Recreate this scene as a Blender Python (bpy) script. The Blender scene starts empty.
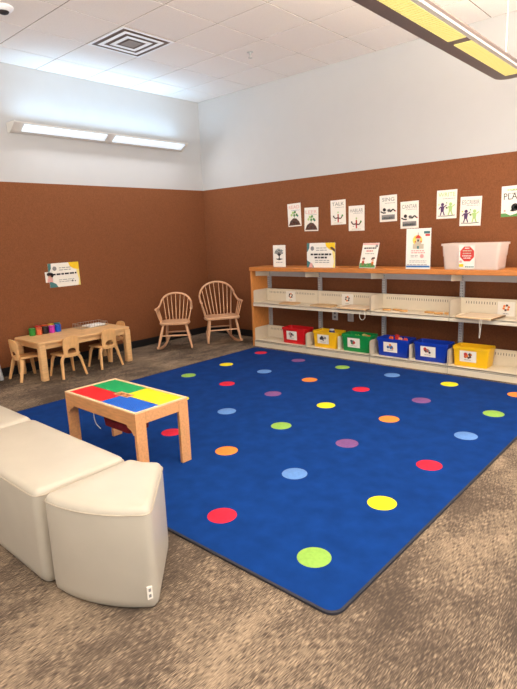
import bpy, bmesh, math, random
from mathutils import Vector, Matrix
random.seed(7)
C = bpy.context.scene.collection
PI = math.pi
R = math.radians

# ------------------------------------------------------------------ materials
def lin(c):
    return tuple(((v/255)/12.92 if v/255 <= .04045 else ((v/255+.055)/1.055)**2.4) for v in c)
MATS = {}
def mat(name, rgb, rough=.6, var=.06, scale=25., spec=.4, stretch=(1, 1, 1), bump=0., metal=0.):
    """plain procedural surface: colour modulated by object-space noise"""
    if name in MATS: return MATS[name]
    m = bpy.data.materials.new(name); m.use_nodes = True; MATS[name] = m
    nt = m.node_tree; b = nt.nodes['Principled BSDF']
    b.inputs['Roughness'].default_value = rough
    b.inputs['Specular IOR Level'].default_value = spec
    b.inputs['Metallic'].default_value = metal
    tc = nt.nodes.new('ShaderNodeTexCoord'); mp = nt.nodes.new('ShaderNodeMapping')
    mp.inputs['Scale'].default_value = stretch
    nz = nt.nodes.new('ShaderNodeTexNoise'); nz.inputs['Scale'].default_value = scale; nz.inputs['Detail'].default_value = 4
    rp = nt.nodes.new('ShaderNodeValToRGB')
    l = lin(rgb)
    rp.color_ramp.elements[0].position = .3; rp.color_ramp.elements[1].position = .7
    rp.color_ramp.elements[0].color = tuple(max(0, v*(1-var)) for v in l)+(1,)
    rp.color_ramp.elements[1].color = tuple(min(1, v*(1+var)) for v in l)+(1,)
    nt.links.new(tc.outputs['Object'], mp.inputs['Vector']); nt.links.new(mp.outputs[0], nz.inputs['Vector'])
    nt.links.new(nz.outputs['Fac'], rp.inputs[0]); nt.links.new(rp.outputs[0], b.inputs['Base Color'])
    if bump:
        bp = nt.nodes.new('ShaderNodeBump'); bp.inputs['Strength'].default_value = bump; bp.inputs['Distance'].default_value = .004
        nt.links.new(nz.outputs['Fac'], bp.inputs['Height']); nt.links.new(bp.outputs[0], b.inputs['Normal'])
    return m
def emis(name, rgb, strength):
    if name in MATS: return MATS[name]
    m = mat(name, rgb, .5); b = m.node_tree.nodes['Principled BSDF']
    b.inputs['Emission Color'].default_value = lin(rgb)+(1,); b.inputs['Emission Strength'].default_value = strength
    return m
def clear(name, rgb, keep, rough=.2):
    """see-through plastic: share keep of the surface, the rest transparent"""
    if name in MATS: return MATS[name]
    m = mat(name, rgb, rough, .03); nt = m.node_tree
    out = nt.nodes['Material Output']; t = nt.nodes.new('ShaderNodeBsdfTransparent'); x = nt.nodes.new('ShaderNodeMixShader')
    x.inputs[0].default_value = keep
    nt.links.new(t.outputs[0], x.inputs[1]); nt.links.new(nt.nodes['Principled BSDF'].outputs[0], x.inputs[2]); nt.links.new(x.outputs[0], out.inputs['Surface'])
    return m

def carpet_mat():
    m = bpy.data.materials.new('carpet'); m.use_nodes = True; nt = m.node_tree; b = nt.nodes['Principled BSDF']; L = nt.links.new
    b.inputs['Roughness'].default_value = .95; b.inputs['Specular IOR Level'].default_value = .1
    tc = nt.nodes.new('ShaderNodeTexCoord')
    def noise(sc, scale, det=3, rough=.5):
        mp = nt.nodes.new('ShaderNodeMapping'); mp.inputs['Scale'].default_value = sc
        n = nt.nodes.new('ShaderNodeTexNoise'); n.inputs['Scale'].default_value = scale; n.inputs['Detail'].default_value = det; n.inputs['Roughness'].default_value = rough
        L(tc.outputs['Object'], mp.inputs[0]); L(mp.outputs[0], n.inputs['Vector']); return n.outputs['Fac']
    blot = noise((1.0, .8, 1), 1.8, 3, .5)                 # large cloudy patches
    mid = noise((1, .45, 1), 10, 3, .6)
    streak = noise((1, .07, 1), 430, 1, .5)                # fine yarn dashes
    def mth(op, a, c):
        n = nt.nodes.new('ShaderNodeMath'); n.operation = op
        for i, v in enumerate((a, c)):
            if isinstance(v, (int, float)): n.inputs[i].default_value = v
            else: L(v, n.inputs[i])
        return n.outputs[0]
    v = mth('ADD', mth('ADD', mth('MULTIPLY', blot, .30), mth('MULTIPLY', mid, .18)), mth('MULTIPLY', streak, .52))
    rp = nt.nodes.new('ShaderNodeValToRGB'); e = rp.color_ramp.elements
    e[0].position = .455; e[0].color = lin(CARP[0])+(1,)
    e[1].position = .59; e[1].color = lin(CARP[2])+(1,)
    k = e.new(.525); k.color = lin(CARP[1])+(1,)
    L(v, rp.inputs[0]); L(rp.outputs[0], b.inputs['Base Color'])
    bp = nt.nodes.new('ShaderNodeBump'); bp.inputs['Strength'].default_value = .25; bp.inputs['Distance'].default_value = .002
    L(streak, bp.inputs['Height']); L(bp.outputs[0], b.inputs['Normal'])
    return m
CARP = ((80, 69, 60), (116, 101, 86), (166, 146, 122))

# colours of the place
WALLW = mat('wall_paint', (190, 189, 188), .7, .01, 6)
FABRIC = mat('tackable_fabric', (130, 81, 52), .95, .16, 130, .1, (1, 1, .6), .3)
BASEB = mat('black_rubber', (22, 21, 22), .5)
CEIL = mat('ceiling_tile', (245, 240, 235), .9, .03, 90, .1, bump=.1)
GRID_SHADE = mat('ceiling_grid_shade', (132, 112, 96), .6)  # shadow line beside the ceiling bars, put into the joint colour
METALW = mat('white_enamel', (226, 220, 208), .4, .02, 20)
STEEL = mat('cream_steel', (226, 214, 190), .45, .02, 20)
POST = mat('grey_steel', (188, 188, 186), .4, .03, 20)
SLOT = mat('slot_shadow_hole', (70, 56, 42), .8)
OAK = mat('honey_oak', (196, 122, 58), .45, .16, 14, .4, (1, 9, 9))
OAKV = mat('honey_oak_upright', (204, 132, 66), .45, .16, 14, .4, (9, 9, 1))
MAPLE = mat('maple', (232, 186, 130), .42, .1, 12, .4, (1, 1, 6))
BIRCH = mat('birch_ply', (234, 184, 124), .4, .09, 12, .4, (6, 1, 1))
BEECH = mat('steamed_beech', (220, 172, 132), .4, .1, 16, .4, (6, 6, 1))
PINE = mat('pine_orange', (222, 160, 104), .45, .12, 12, .4, (1, 6, 6))
VINYL = mat('cream_vinyl', (188, 180, 164), .38, .03, 7, .45, bump=.03)
PIPING = mat('vinyl_seam', (188, 176, 156), .5)
PAPER = mat('paper', (240, 234, 222), .7, .02, 30)
DARK = mat('print_black', (45, 40, 42), .7)
GREYP = mat('print_grey', (140, 138, 136), .7)
YEL = mat('print_yellow', (242, 200, 30), .6)
REDP = mat('print_red', (205, 60, 52), .6)
BLUEP = mat('print_blue', (60, 110, 170), .6)
GREENP = mat('print_green', (96, 150, 84), .6)
LGREEN = mat('print_light_green', (176, 208, 130), .6)
ORANGEP = mat('print_orange', (232, 126, 50), .6)
TEALP = mat('print_teal', (70, 120, 120), .6)
SKIN = mat('print_skin', (222, 170, 146), .6)
PINKP = mat('print_pink', (226, 168, 160), .6)
BROWNP = mat('print_brown', (96, 66, 54), .6)
SAND = mat('print_sand', (198, 184, 160), .6)
PURP = mat('print_purple', (84, 56, 96), .6)

# ------------------------------------------------------------------ mesh builder
class MB:
    def __init__(s): s.v = []; s.f = []; s.M = Matrix()
    def add(s, pts, faces, m=0, sm=False):
        o = len(s.v); s.v += [s.M @ Vector(p) for p in pts]
        s.f += [([i+o for i in f], m, sm) for f in faces]; return s
    def box(s, x0, x1, y0, y1, z0, z1, m=0):
        p = [(x, y, z) for z in (z0, z1) for y in (y0, y1) for x in (x0, x1)]
        return s.add(p, [(0, 2, 3, 1), (4, 5, 7, 6), (0, 1, 5, 4), (2, 6, 7, 3), (0, 4, 6, 2), (1, 3, 7, 5)], m)
    def flat(s, pts, m=0): return s.add(pts, [list(range(len(pts)))], m)
    def loft(s, rings, m=0, cap0=True, cap1=True, sm=True):
        n = len(rings[0]); p = [q for r in rings for q in r]; f = []
        for k in range(len(rings)-1):
            for i in range(n):
                j = (i+1) % n; f.append((k*n+i, k*n+j, (k+1)*n+j, (k+1)*n+i))
        s.add(p, f, m, sm)
        if cap0: s.add(rings[0], [list(range(n))[::-1]], m)
        if cap1: s.add(rings[-1], [list(range(n))], m)
        return s
    def lathe(s, prof, c=(0, 0, 0), n=20, m=0, cap0=True, cap1=True):
        return s.loft([[(c[0]+r*math.cos(2*PI*i/n), c[1]+r*math.sin(2*PI*i/n), c[2]+z) for i in range(n)] for r, z in prof], m, cap0, cap1)
    def tube(s, pts, r, n=8, m=0, flatx=1.):
        pts = [Vector(p) for p in pts]; N = len(pts); rr = r if isinstance(r, (list, tuple)) else [r]*N
        rings = []; up = None
        for i in range(N):
            t = (pts[min(i+1, N-1)]-pts[max(i-1, 0)]).normalized()
            if up is None:
                up = Vector((0, 0, 1)) if abs(t.z) < .9 else Vector((0, 1, 0))
            a = t.cross(up).normalized(); up = a.cross(t).normalized()
            rings.append([pts[i]+a*rr[i]*flatx*math.cos(2*PI*k/n)+up*rr[i]*math.sin(2*PI*k/n) for k in range(n)])
        return s.loft(rings, m)
    def prism(s, poly, axis, a, b, m=0, sm=False):
        def P(u, v, t): return {'x': (t, u, v), 'y': (u, t, v), 'z': (u, v, t)}[axis]
        return s.loft([[P(u, v, a) for u, v in poly], [P(u, v, b) for u, v in poly]], m, sm=sm)
    def beam(s, p, q, w, h, m=0, w2=None, h2=None):
        p, q = Vector(p), Vector(q); t = (q-p).normalized(); up = Vector((0, 0, 1)) if abs(t.z) < .95 else Vector((0, 1, 0))
        a = t.cross(up).normalized(); u = a.cross(t); rg = []
        for c, ww, hh in ((p, w, h), (q, w2 or w, h2 or h)):
            rg.append([c+a*ww/2*i+u*hh/2*j for i, j in ((-1, -1), (1, -1), (1, 1), (-1, 1))])
        return s.loft(rg, m, sm=False)
    def build(s, name, mats, parent=None, bevel=0., seg=2, smooth=None):
        me = bpy.data.meshes.new(name); me.from_pydata([tuple(v) for v in s.v], [], [f[0] for f in s.f])
        for m in (mats if isinstance(mats, (list, tuple)) else [mats]): me.materials.append(m)
        for p, f in zip(me.polygons, s.f): p.material_index = f[1]; p.use_smooth = f[2]
        bm = bmesh.new(); bm.from_mesh(me); bmesh.ops.remove_doubles(bm, verts=bm.verts, dist=1e-5)
        bmesh.ops.recalc_face_normals(bm, faces=bm.faces) if smooth != 'keep' else None
        bm.to_mesh(me); bm.free()
        me.set_sharp_from_angle(angle=R(40))
        o = bpy.data.objects.new(name, me); C.objects.link(o)
        if parent: o.parent = parent
        if bevel:
            md = o.modifiers.new('bevel', 'BEVEL'); md.width = bevel; md.segments = seg; md.limit_method = 'ANGLE'; md.angle_limit = R(50)
        return o

def tag(o, label, cat, group=None, kind=None):
    o['label'] = label; o['category'] = cat
    if group: o['group'] = group
    if kind: o['kind'] = kind
    return o
def empty(name, loc, rz=0., label=None, cat=None, group=None):
    o = bpy.data.objects.new(name, None); C.objects.link(o); o.location = loc; o.rotation_euler = (0, 0, rz); o.empty_display_size = .1
    if label: tag(o, label, cat, group)
    return o
def struct(o): o['kind'] = 'structure'; return o
def copy_tree(o, parent=None):
    c = o.copy(); C.objects.link(c); c.parent = parent
    for ch in list(o.children): copy_tree(ch, c)
    return c
def rrect(w, d, r, n=5, c=(0, 0)):
    out = []
    for cx, cy, a0 in ((w/2-r, d/2-r, 0), (-w/2+r, d/2-r, 90), (-w/2+r, -d/2+r, 180), (w/2-r, -d/2+r, 270)):
        for k in range(n+1):
            a = R(a0+90*k/n); out.append((c[0]+cx+r*math.cos(a), c[1]+cy+r*math.sin(a)))
    return out
def lift(poly, z): return [(x, y, z) for x, y in poly]
def spline(P, n=8):
    P = [Vector(p) for p in P]; out = []
    for i in range(len(P)-1):
        p0, p1, p2, p3 = P[max(i-1, 0)], P[i], P[i+1], P[min(i+2, len(P)-1)]
        for k in range(n):
            t = k/n
            out.append(.5*((2*p1)+(p2-p0)*t+(2*p0-5*p1+4*p2-p3)*t*t+(3*p1-p0-3*p2+p3)*t**3))
    return out+[P[-1]]

# printed sheets: local x right, z up, printed side towards -y
_txt = {}
def text_polys(s):
    if s not in _txt:
        cu = bpy.data.curves.new('lettering', 'FONT'); cu.body = s; cu.align_x = 'CENTER'; cu.resolution_u = 2
        o = bpy.data.objects.new('lettering', cu); C.objects.link(o)
        dg = bpy.context.evaluated_depsgraph_get(); me = bpy.data.meshes.new_from_object(o.evaluated_get(dg))
        _txt[s] = ([v.co.copy() for v in me.vertices], [list(p.vertices) for p in me.polygons])
        bpy.data.objects.remove(o); bpy.data.meshes.remove(me); bpy.data.curves.remove(cu)
    return _txt[s]
class Sheet(MB):
    def __init__(s, w, h, t=.0015, paper=PAPER):
        super().__init__(); s.w, s.h, s.t = w, h, t; s.mats = [paper]; s.k = 0
        s.box(-w/2, w/2, -t, 0, 0, h)
    def mi(s, m):
        if m not in s.mats: s.mats.append(m)
        return s.mats.index(m)
    def y(s): s.k += 1; return -s.t-.0004*min(s.k, 6)
    def poly(s, pts, m):
        y = s.y(); s.flat([(u*s.w-s.w/2, y, v*s.h) for u, v in pts], s.mi(m)); return s
    def rect(s, u0, u1, v0, v1, m): return s.poly([(u0, v0), (u1, v0), (u1, v1), (u0, v1)], m)
    def disc(s, u, v, ru, m, rv=None, n=14):
        rv = rv or ru*s.w/s.h
        return s.poly([(u+ru*math.cos(2*PI*i/n), v+rv*math.sin(2*PI*i/n)) for i in range(n)], m)
    def stroke(s, pts, th, m):
        for (a, b), (c, d) in zip(pts, pts[1:]):
            dx, dy = (c-a)*s.w, (d-b)*s.h; l = math.hypot(dx, dy) or 1; nx, ny = -dy/l*th/2/s.w, dx/l*th/2/s.h
            s.poly([(a+nx, b+ny), (a-nx, b-ny), (c-nx, d-ny), (c+nx, d+ny)], m)
        return s
    def text(s, u, v, string, size, m, wide=None):
        vs, fs = text_polys(string); y = s.y(); x0 = min(p.x for p in vs); x1 = max(p.x for p in vs); k = size/.7
        kx = wide*s.w/(x1-x0) if wide else k
        s.add([(u*s.w-s.w/2+(p.x-(x0+x1)/2)*kx, y, v*s.h+p.y*k) for p in vs], fs, s.mi(m)); return s
    def lines(s, u0, u1, v, n, dv, m, th=.012):
        for i in range(n):
            x = u0
            while x < u1-.02:
                w = random.uniform(.06, .15); s.rect(x, min(x+w, u1), v-i*dv, v-i*dv+th, m); x += w+.025
        return s
    def make(s, name, parent=None): return s.build(name, s.mats, parent, smooth='keep')

# ------------------------------------------------------------------ setting
HC, HF = 3.38, 2.146
b = MB(); b.box(-.3, 8.5, -9, .3, -.12, 0)
struct(b.build('floor', carpet_mat()))
b = MB(); b.box(-.15, 0, -9, .15, 0, HC+.1); struct(b.build('wall_left', WALLW))
b = MB(); b.box(0, 8.5, 0, .15, 0, HC+.1); struct(b.build('wall_back', WALLW))
b = MB(); b.box(0, .012, -9, 0, .1, HF); struct(b.build('trim_1', FABRIC)); 
b = MB(); b.box(.012, 8.5, -.012, 0, .1, HF); struct(b.build('trim_2', FABRIC))
b = MB(); b.box(0, .014, -9, 0, 0, .1); struct(b.build('baseboard_left', BASEB))
b = MB(); b.box(.014, 8.5, -.014, 0, 0, .1); struct(b.build('baseboard_back', BASEB))
T = .6096; GX, GY = .4695, .6039
b = MB(); xs = [0]+[GX+T*i for i in range(14)]; ys = [0]+[-GY-T*i for i in range(14)]
b.box(-.1, 8.6, -9, .1, HC+.004, HC+.1, 1)
g = .006
for i in range(len(xs)-1):
    for j in range(len(ys)-1):
        b.box(xs[i]+g, xs[i+1]-g, ys[j+1]+g, ys[j]-g, HC, HC+.006)
struct(b.build('ceiling', [CEIL, GRID_SHADE]))

# ceiling diffuser
vx0, vx1, vy0, vy1 = GX+T, GX+2*T, -GY-3*T, -GY-2*T
vc = ((vx0+vx1)/2, (vy0+vy1)/2)
v = empty('ceiling_vent', (vc[0], vc[1], HC), 0, 'square white air diffuser with nested louvres set in the tiled ceiling', 'vent')
VW = mat('vent_white', (246, 246, 246), .4, .02); VD = mat('vent_throat', (116, 98, 88), .7)
def ringbox(w0, z0, w1, z1, th=.006):
    m = MB()
    a = [(-w0, -w0, z0), (w0, -w0, z0), (w0, w0, z0), (-w0, w0, z0)]; c = [(-w1, -w1, z1), (w1, -w1, z1), (w1, w1, z1), (-w1, w1, z1)]
    m.loft([a, c, [(x, y, z+th) for x, y, z in c], [(x, y, z+th) for x, y, z in a], a], cap0=False, cap1=False, sm=False); return m
b = MB(); b.box(-.29, .29, -.29, .29, -.002, -.0005); b.build('throat', VD, v)
def flatring(a, c, z):
    m = MB(); m.box(-a, a, -a, -c, z, z+.003); m.box(-a, a, c, a, z, z+.003); m.box(-a, -c, -c, c, z, z+.003); m.box(c, a, -c, c, z, z+.003); return m
flatring(.303, .278, -.010).build('frame', VW, v)
flatring(.232, .192, -.012).build('louvre', VW, v); flatring(.15, .108, -.014).build('louvre', VW, v)
b = MB(); b.box(-.075, .075, -.075, .075, -.014, -.011); b.build('centre_plate', mat('vent_plate', (150, 134, 122), .6), v)

b = MB(); b.lathe([(.08, 0), (.08, -.012), (.065, -.028), (.045, -.036)], n=24)
d = empty('dome_camera', (1.375, -3.375, HC), 0, 'small round white device with a dark underside on the ceiling tiles', 'ceiling device')
b.build('housing', VW, d)
b = MB(); b.lathe([(.044, -.036), (.036, -.048), (.02, -.055), (.005, -.057)], n=20); b.build('lens_dome', DARK, d)
s = empty('ceiling_sprinkler', (1.98, -1.03, HC), 0, 'tiny fire sprinkler head hanging from a ceiling tile', 'sprinkler')
b = MB(); b.lathe([(.035, 0), (.035, -.004), (.012, -.01), (.012, -.03)], n=14); b.build('escutcheon', POST, s)
b = MB(); b.lathe([(.006, -.03), (.006, -.055), (.022, -.056), (.022, -.06)], n=14); b.build('deflector', POST, s)

# wall uplight on the left wall
LW = empty('wall_light', (0, -1.6, 2.70), 0, 'long grey wall mounted uplight with two glowing panels on the white wall', 'wall light')
HOUS = mat('lamp_housing', (214, 210, 204), .4, .02)
y0, y1 = -1.23, 1.18
prof = [(0, -.03), (.05, -.034), (.085, -.012), (.19, .05), (.19, .062), (.18, .062), (.075, .006), (.0, .006)]
b = MB(); b.prism(prof, 'y', y0, y1); b.build('housing', HOUS, LW)
LENS = emis('uplight_lens', (226, 240, 255), .6)
def lens_panel(a, c):
    m = MB(); P0, P1 = Vector((.098, 0, -.0145)), Vector((.188, 0, .0385)); n = Vector((.51, 0, -.86))*.010
    m.loft([[P0+Vector((0, a, 0)), P0+Vector((0, c, 0)), P1+Vector((0, c, 0)), P1+Vector((0, a, 0))],
            [P0+n+Vector((0, a, 0)), P0+n+Vector((0, c, 0)), P1+n+Vector((0, c, 0)), P1+n+Vector((0, a, 0))]], sm=False)
    return m
for a, c in ((-1.13, -.10), (.02, 1.13)): lens_panel(a, c).build('lens_panel', LENS, LW)
for a, c in ((y0-.012, y0), (y1, y1+.012)):
    b = MB(); b.prism([(0, -.035), (.055, -.039), (.195, .048), (.195, .068), (0, .068)], 'y', a, c); b.build('end_cap', HOUS, LW)

# pendant
PX, PZ = 4.62, 2.60
PL = empty('pendant_light', (PX, -3.0, PZ), 0, 'long linear pendant lamp with yellow glowing louvre panels hung below the ceiling', 'pendant light')
PH = mat('pendant_housing', (136, 118, 110), .45, .03); RIM = mat('pendant_rim', (235, 228, 214), .4)
def outline(w0, w1, yend, y_end2, r=.1, n=6):
    o = [(w0, y_end2), (w1, y_end2)]
    o += [(w1-r*.5+r*.5*math.cos(R(90*k/n)), yend-r+r*math.sin(R(90*k/n))) for k in range(n+1)]
    o += [(w0+r-r*math.sin(R(90*k/n)), yend-r+r*math.cos(R(90*k/n))) for k in range(n+1)]
    return o
far = 2.16; near = -2.3
rings = []
for z, ins in ((0, .02), (.012, .004), (.03, 0), (.05, .012), (.06, .04)):
    rings.append(lift(outline(-.135+ins, .125-ins, far-ins, near), z))
b = MB(); b.loft(rings, cap0=True, cap1=True); b.build('housing', PH, PL)
b = MB(); b.box(.094, .124, near, far-.1, -.003, .012); b.build('rim', RIM, PL)
PLENS = emis('pendant_lens', (236, 226, 138), .6); LOUV = mat('louvre_blade', (232, 222, 146), .5)
for a, c in ((.99, 2.0), (-.12, .9), (-1.23, -.21), (-2.28, -1.32)):
    p = MB(); p.box(-.02, .092, a, c, -.004, .004); po = p.build('lens_panel', PLENS, PL)
    q = MB(); k = a+.015
    while k < c: q.box(-.02, .092, k, k+.003, -.006, -.003); k += .03
    q.build('louvre', LOUV, po)
for y in (1.80, -1.9):
    b = MB(); b.tube([(.04, y, .05), (.04, y, HC-PZ)], .003, 6); b.build('suspension_wire', RIM, PL)

# ------------------------------------------------------------------ rug
def rug():
    x0, x1, ya, yb = 1.455, 5.082, -4.139, -.56
    r = empty('dotted_rug', ((x0+x1)/2, (ya+yb)/2, 0), 0, 'large royal blue rug with rows of coloured dots', 'rug')
    W, D = x1-x0, yb-ya
    pile = bpy.data.materials.new('rug_pile'); pile.use_nodes = True
    cols = {'b': (13, 54, 120), 'l': (142, 184, 84), 'y': (232, 220, 44), 'r': (206, 44, 66), 'o': (232, 138, 64), 's': (98, 140, 200), 'm': (124, 84, 136)}
    ms = [mat('rug_'+k, c, .95, .14 if k == 'b' else .08, 9 if k == 'b' else 60, .1, bump=.3) for k, c in cols.items()]
    bpy.data.materials.remove(pile)
    keys = list(cols)
    b = MB(); b.loft([lift(rrect(W-.017, D-.017, .052), z) for z in (.001, .012)]+[lift(rrect(W-.025, D-.025, .05), .0135)])
    gx = [1.765, 2.355, 2.965, 3.565, 4.165, 4.77]; gy = [-3.868, -3.235, -2.632, -2.02, -1.44, -.83]
    pat = ['soolyr', 'romryr', 'lrsmsm', 'rolyrs', 'rsmomy', 'lyrslo']
    pat[0] = 'soolyr'; pat[1] = 'lmyrsm'; pat[2] = 'yrsmol'; pat[3] = 'loyyrs'; pat[3] = 'rolyrs'
    cx, cy = (x0+x1)/2, (ya+yb)/2
    for i, x in enumerate(gx):
        for j, y in enumerate(gy):
            if i == 0 and j == 5: x_, y_ = 1.70, -.755
            else: x_, y_ = x, y
            m = keys.index(pat[i][j]); n = 28
            if (i, j) == (3, 0): x_, y_ = x_-.05, y_-.03
            x_, y_ = 6.094+(x_-6.0844)*.990, -5.618+(y_+5.6261)*.990
            b.lathe([(.080, .013), (.077, .0145)], (x_-cx, y_-cy, 0), n, m, False, True)
    b.build('pile', ms, r)
    b = MB(); o, i_ = rrect(W, D, .06), rrect(W-.018, D-.018, .052)
    b.loft([lift(o, .0005), lift(o, .011), lift(i_, .0145), lift(i_, .0005), lift(o, .0005)], cap0=False, cap1=False)
    b.build('edge_binding', mat('rug_binding', (50, 50, 58), .9), r)
rug()

# ------------------------------------------------------------------ bench
def dense(poly, step=.03):
    out = []
    for (a, c) in zip(poly, poly[1:]+poly[:1]):
        n = max(1, int(math.hypot(c[0]-a[0], c[1]-a[1])/step))
        out += [(a[0]+(c[0]-a[0])*k/n, a[1]+(c[1]-a[1])*k/n) for k in range(n)]
    return out
def round_poly(poly, r, n=5):
    out = []
    for i in range(len(poly)):
        p, c, q = [Vector(poly[k % len(poly)]) for k in (i-1, i, i+1)]
        a, b_ = (p-c), (q-c)
        ang = a.angle(b_)
        if ang > R(150): out.append(tuple(c)); continue
        t = min(r/math.tan(ang/2), a.length*.45, b_.length*.45); A, B = c+a.normalized()*t, c+b_.normalized()*t
        for k in range(n+1):
            u = k/n; out.append(tuple(A*(1-u)**2+c*2*u*(1-u)+B*u*u))
    return out
def inset(poly, d):
    n = len(poly); out = []
    for i in range(n):
        a, c = Vector(poly[i-1]), Vector(poly[(i+1) % n]); t = (c-a).normalized(); out.append((poly[i][0]-t.y*d, poly[i][1]+t.x*d))
    return out
def cushion(outl, h, parent):          # outl counter-clockwise
    b = MB(); rg = [lift(inset(outl, .014), .006), lift(inset(outl, .003), .02), lift(outl, .05), lift(outl, h-.07), lift(inset(outl, .002), h-.04)]
    rr = .032
    for k in range(1, 6):
        a = R(90*k/5); rg.append(lift(inset(outl, .002+rr*(1-math.cos(a))), h-.04+rr*math.sin(a)))
    last = rg[-1]; cx = sum(p[0] for p in last)/len(last); cy = sum(p[1] for p in last)/len(last)
    for k, z in ((.85, h-.004), (.5, h-.003)): rg.append([(cx+(p[0]-cx)*k, cy+(p[1]-cy)*k, z) for p in last])
    b.loft(rg); b.build('upholstery', VINYL, parent)
    p = inset(outl, .0005); b = MB(); z = h-.036
    pts = [(x, y, z) for x, y in p]; b.tube(pts+pts[:2], .0028, 6); b.build('seam', PIPING, parent)
    b = MB(); b.loft([lift(inset(outl, .03), .0), lift(inset(outl, .03), .012)], sm=False); b.build('base', BASEB, parent)
BH = .455
def bench(x0, x1, label):
    r = empty('vinyl_bench', ((x0+x1)/2, -4.49, 0), 0, label, 'bench', 'modular vinyl bench seats')
    w = (x1-x0)/2; cushion(round_poly(dense([(-w, -.265), (w, -.265), (w, .195), (-w, .195)], .06) if 0 else [(-w, -.265), (w, -.265), (w, .195), (-w, .195)], .05), BH, r)
    return r
bench(3.05, 4.0, 'straight cream vinyl bench section next to the curved end piece')
bench(2.07, 3.035, 'cream vinyl bench section cut off at the left edge, furthest from the curved end')
r = empty('vinyl_bench', (4.007, -4.05, 0), 0, 'wedge shaped cream vinyl end seat with a curved front and small white tag', 'bench', 'modular vinyl bench seats')
w = [(.695*math.cos(R(a)), .695*math.sin(R(a))) for a in (-88, -79.5, -75, -70, -65, -60, -56, -53, -44.5)]
w += [(.24*math.cos(R(a)), .24*math.sin(R(a))) for a in (-44.5, -66, -88)]
cushion(round_poly(w, .05), BH, r)
b = MB(); b.M = Matrix.Rotation(R(-45), 4, 'Z') @ Matrix.Translation((.645, -.05, 0)) @ Matrix.Rotation(R(28), 4, 'Z')
b.box(.050, .0575, -.011, .011, .055, .11); b.box(.0575, .0578, -.005, .005, .063, .077, 1); b.box(.0575, .0578, -.005, .005, .088, .102, 1)
t = b.build('care_tag', [PAPER, GREYP], r); t['label'] = 'white sewn care tag'

# ------------------------------------------------------------------ building block table
def block_table():
    x0, x1, ya, yb, h = 2.69, 3.515, -3.905, -3.495, .445
    t = empty('block_table', ((x0+x1)/2, (ya+yb)/2, .0135), 0, 'low pine play table topped by red, green, blue and yellow stud plates', 'play table')
    h -= .0135; W, D = (x1-x0)/2, (yb-ya)/2
    PE = mat('pine_edge', (238, 206, 160), .45, .06, 14)
    for sy in (-1, 1):
        y = sy*(D-.01)
        b = MB(); prof = [(-W+.024, h-.002), (-W+.024, h-.14), (-W+.035, h-.14), (-W+.055, h-.115), (-W+.09, h-.10), (-W+.10, h-.085), (W-.10, h-.085), (W-.09, h-.10), (W-.055, h-.115), (W-.035, h-.14), (W-.024, h-.14), (W-.024, h-.002)]
        b.prism(prof, 'y', y-.01, y+.01); b.build('side_rail', PINE, t, .002)
    for sx in (-1, 1):
        x = sx*(W-.012); b = MB(); d = D-.076
        b.prism([(-d, h-.002), (-d, h-.075), (d, h-.075), (d, h-.002)], 'x', x-.012, x+.012); b.build('end_rail', PINE, t, .002)
    for sx in (-1, 1):
        for sy in (-1, 1):
            b = MB(); x = sx*(W-.012); ya_, yb_ = sorted((sy*D, sy*(D-.075)))
            b.box(x-.012, x+.012, ya_, yb_, 0, h-.002); b.build('leg', PINE, t, .002)
    b = MB(); b.box(-W, W, -D, -D+.018, h-.002, h+.006); b.box(-W, W, D-.018, D, h-.002, h+.006)
    b.box(-W, -W+.018, -D+.018, D-.018, h-.002, h+.006); b.box(W-.018, W, -D+.018, D-.018, h-.002, h+.006); b.build('top_rim', PE, t, .0015)
    cw, cd = .075, .03
    b = MB(); b.box(-W+.018, -cw, -D+.018, D-.018, h-.02, h-.006); b.box(cw, W-.018, -D+.018, D-.018, h-.02, h-.006)
    b.box(-cw, cw, -D+.018, -cd, h-.02, h-.006); b.box(-cw, cw, cd, D-.018, h-.02, h-.006)
    b.box(-cw, -cw+.01, -cd, cd, h-.02, h+.002); b.box(cw-.01, cw, -cd, cd, h-.02, h+.002); b.box(-.006, .006, -cd, cd, h-.02, h+.002)
    b.box(-cw, cw, cd-.012, cd, h-.02, h+.003)
    b.build('table_board', PINE, t)
    for sx, sy, n, c in ((-1, -1, 'red', (226, 38, 44)), (-1, 1, 'green', (30, 172, 104)), (1, -1, 'blue', (28, 108, 210)), (1, 1, 'yellow', (246, 226, 30))):
        b = MB(); X0, X1 = sorted((sx*.003, sx*(W-.019))); Y0, Y1 = sorted((sy*.003, sy*(D-.019))); z = h
        if 1:                          # plate with the corner at the pocket cut away
            ax, bx = sx*.003, sx*(W-.019); ay, by = sy*.003, sy*(D-.019)
            poly = [(sx*cw, ay), (bx, ay), (bx, by), (ax, by), (ax, sy*cd), (sx*cw, sy*cd)]
            if sx*sy < 0: poly = poly[::-1]
            b.prism(poly, 'z', h-.006, h)
        x = X0+.012
        while x < X1-.006:
            y = Y0+.012
            while y < Y1-.006:
                if not (abs(x) < cw+.006 and abs(y) < cd+.006): b.lathe([(.005, h), (.005, h+.0035)], (x, y, 0), 8, 0, False, True)
                y += .016
            x += .016
        o = b.build('stud_plate', mat('stud_'+n, c, .3, .03), t); o['label'] = n+' stud plate'
    b = MB(); NET = mat('red_net', (120, 22, 34), .9, .35, 40)
    b.loft([lift(rrect(.30*k, .16*k2, .03, 4), z) for k, k2, z in ((.95, .9, h-.02), (1, 1, h-.08), (1.04, 1.1, h-.17), (1.0, 1.05, h-.22), (.6, .5, h-.24))], cap0=False)
    o = b.build('net_bag', NET, t); o['label'] = 'dark red net bag hanging under the table'
    b = MB(); b.tube(spline([(-.13, -.13, h-.02), (-.15, -.15, h-.10), (-.14, -.15, h-.18), (-.10, -.14, h-.22)]), .003, 6)
    b.build('draw_cord', PAPER, t)
block_table()

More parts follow.
